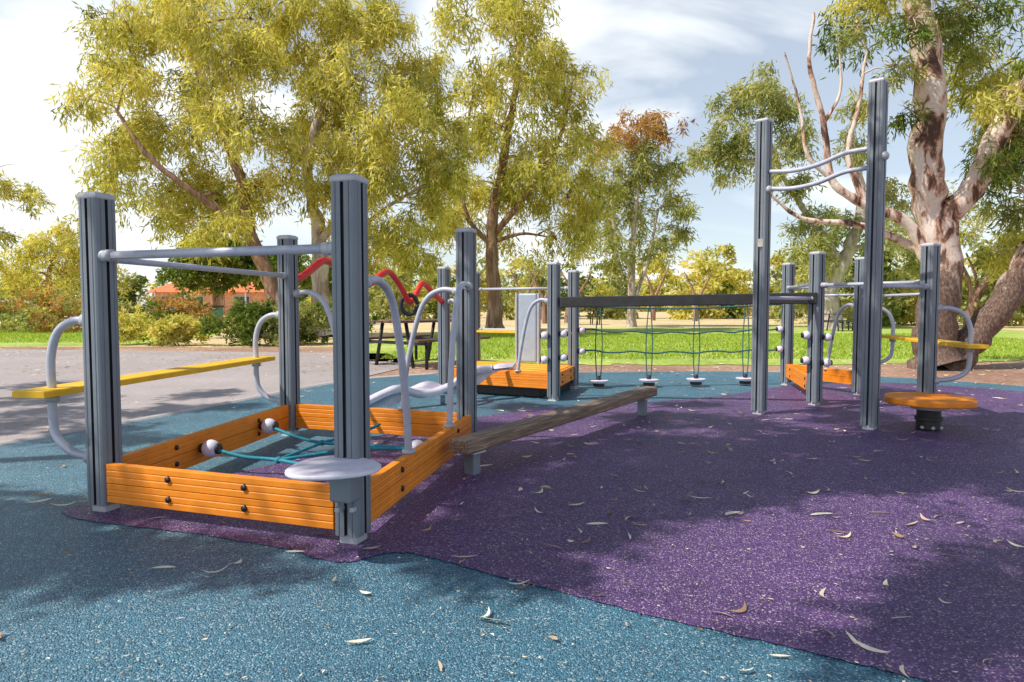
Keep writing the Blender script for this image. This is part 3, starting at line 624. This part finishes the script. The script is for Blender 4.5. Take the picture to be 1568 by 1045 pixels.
def blades(name,poly,n,seed,h=.07):
    rs=np.random.default_rng(seed); x0,x1,y0,y1=poly
    p=np.stack([rs.uniform(x0,x1,n),rs.uniform(y0,y1,n),np.full(n,.008)],1)
    a=rs.uniform(0,6.28,n); w=np.stack([np.cos(a),np.sin(a),np.zeros(n)],1)*.012*rs.uniform(.6,1.4,(n,1))
    t=np.stack([rs.normal(0,.02,n),rs.normal(0,.02,n),h*rs.uniform(.4,1.2,n)],1)
    V=np.stack([p-w,p+w,p+t+w*.3,p+t-w*.3],1).reshape(-1,3)
    fastmesh(name,V,np.arange(len(V)).reshape(-1,4),[GRB],None,rs.random(n)*.7+.1)
blades('grass',(-2.5,15,12.6,24),50000,61,.05)
blades('grass',(-25,-10.5,18.2,26),20000,62,.06)
# ------------------------------------------------------------- light, sky, camera
el=math.asin(SUN.z); az=math.atan2(SUN.x,SUN.y)
sl=bpy.data.lights.new('sun','SUN'); sl.energy=5; sl.angle=math.radians(.53); sl.color=(1,.95,.87)
so=bpy.data.objects.new('sun',sl); so.rotation_euler=(-SUN).to_track_quat('-Z','Y').to_euler(); so.location=(-20,-8,30); col.objects.link(so)
w=bpy.data.worlds.new('World'); scene.world=w; w.use_nodes=True; nt=w.node_tree
bg=nt.nodes['Background']; out=nt.nodes['World Output']
sky=nt.nodes.new('ShaderNodeTexSky'); sky.sky_type='NISHITA'; sky.sun_disc=False; sky.sun_elevation=el; sky.sun_rotation=az; sky.air_density=1.0; sky.dust_density=.4; sky.ozone_density=2.0
nt.links.new(sky.outputs[0],bg.inputs[0]); bg.inputs[1].default_value=.13
bg2=nt.nodes.new('ShaderNodeBackground'); bg2.inputs[0].default_value=(.94,.98,1,1); bg2.inputs[1].default_value=1.2
tc=nt.nodes.new('ShaderNodeTexCoord'); mp=nt.nodes.new('ShaderNodeMapping'); mp.inputs['Scale'].default_value=(1,1,2.6); mp.inputs['Location'].default_value=(.35,.1,.2)
nt.links.new(tc.outputs['Generated'],mp.inputs[0])
nz=nt.nodes.new('ShaderNodeTexNoise'); nz.inputs['Scale'].default_value=2.0; nz.inputs['Detail'].default_value=6; nz.inputs['Roughness'].default_value=.5; nz.inputs['Distortion'].default_value=.7
nt.links.new(mp.outputs[0],nz.inputs['Vector'])
rp=nt.nodes.new('ShaderNodeValToRGB'); rp.color_ramp.elements[0].position=.44; rp.color_ramp.elements[1].position=.58; rp.color_ramp.elements[0].color=(.36,.36,.36,1)
nt.links.new(nz.outputs[0],rp.inputs[0])
sx=nt.nodes.new('ShaderNodeSeparateXYZ'); nt.links.new(tc.outputs['Generated'],sx.inputs[0])
mr=nt.nodes.new('ShaderNodeMapRange'); mr.interpolation_type='SMOOTHSTEP'; mr.inputs[1].default_value=.42; mr.inputs[2].default_value=.66; mr.inputs[3].default_value=1; mr.inputs[4].default_value=.0
nt.links.new(sx.outputs[2],mr.inputs[0])
mu=nt.nodes.new('ShaderNodeMath'); mu.operation='MULTIPLY'; nt.links.new(rp.outputs[0],mu.inputs[0]); nt.links.new(mr.outputs[0],mu.inputs[1])
ms=nt.nodes.new('ShaderNodeMixShader'); nt.links.new(mu.outputs[0],ms.inputs[0]); nt.links.new(bg.outputs[0],ms.inputs[1]); nt.links.new(bg2.outputs[0],ms.inputs[2]); nt.links.new(ms.outputs[0],out.inputs[0])
cam=bpy.data.cameras.new('camera'); co=bpy.data.objects.new('camera',cam); col.objects.link(co); scene.camera=co
cam.lens=24; cam.sensor_width=36; cam.clip_end=3000; cam.clip_start=.05
co.location=(0,0,1); co.rotation_euler=(math.radians(90-2.96),0,0)
scene.view_settings.view_transform='Standard'; scene.view_settings.look='None'; scene.view_settings.exposure=0
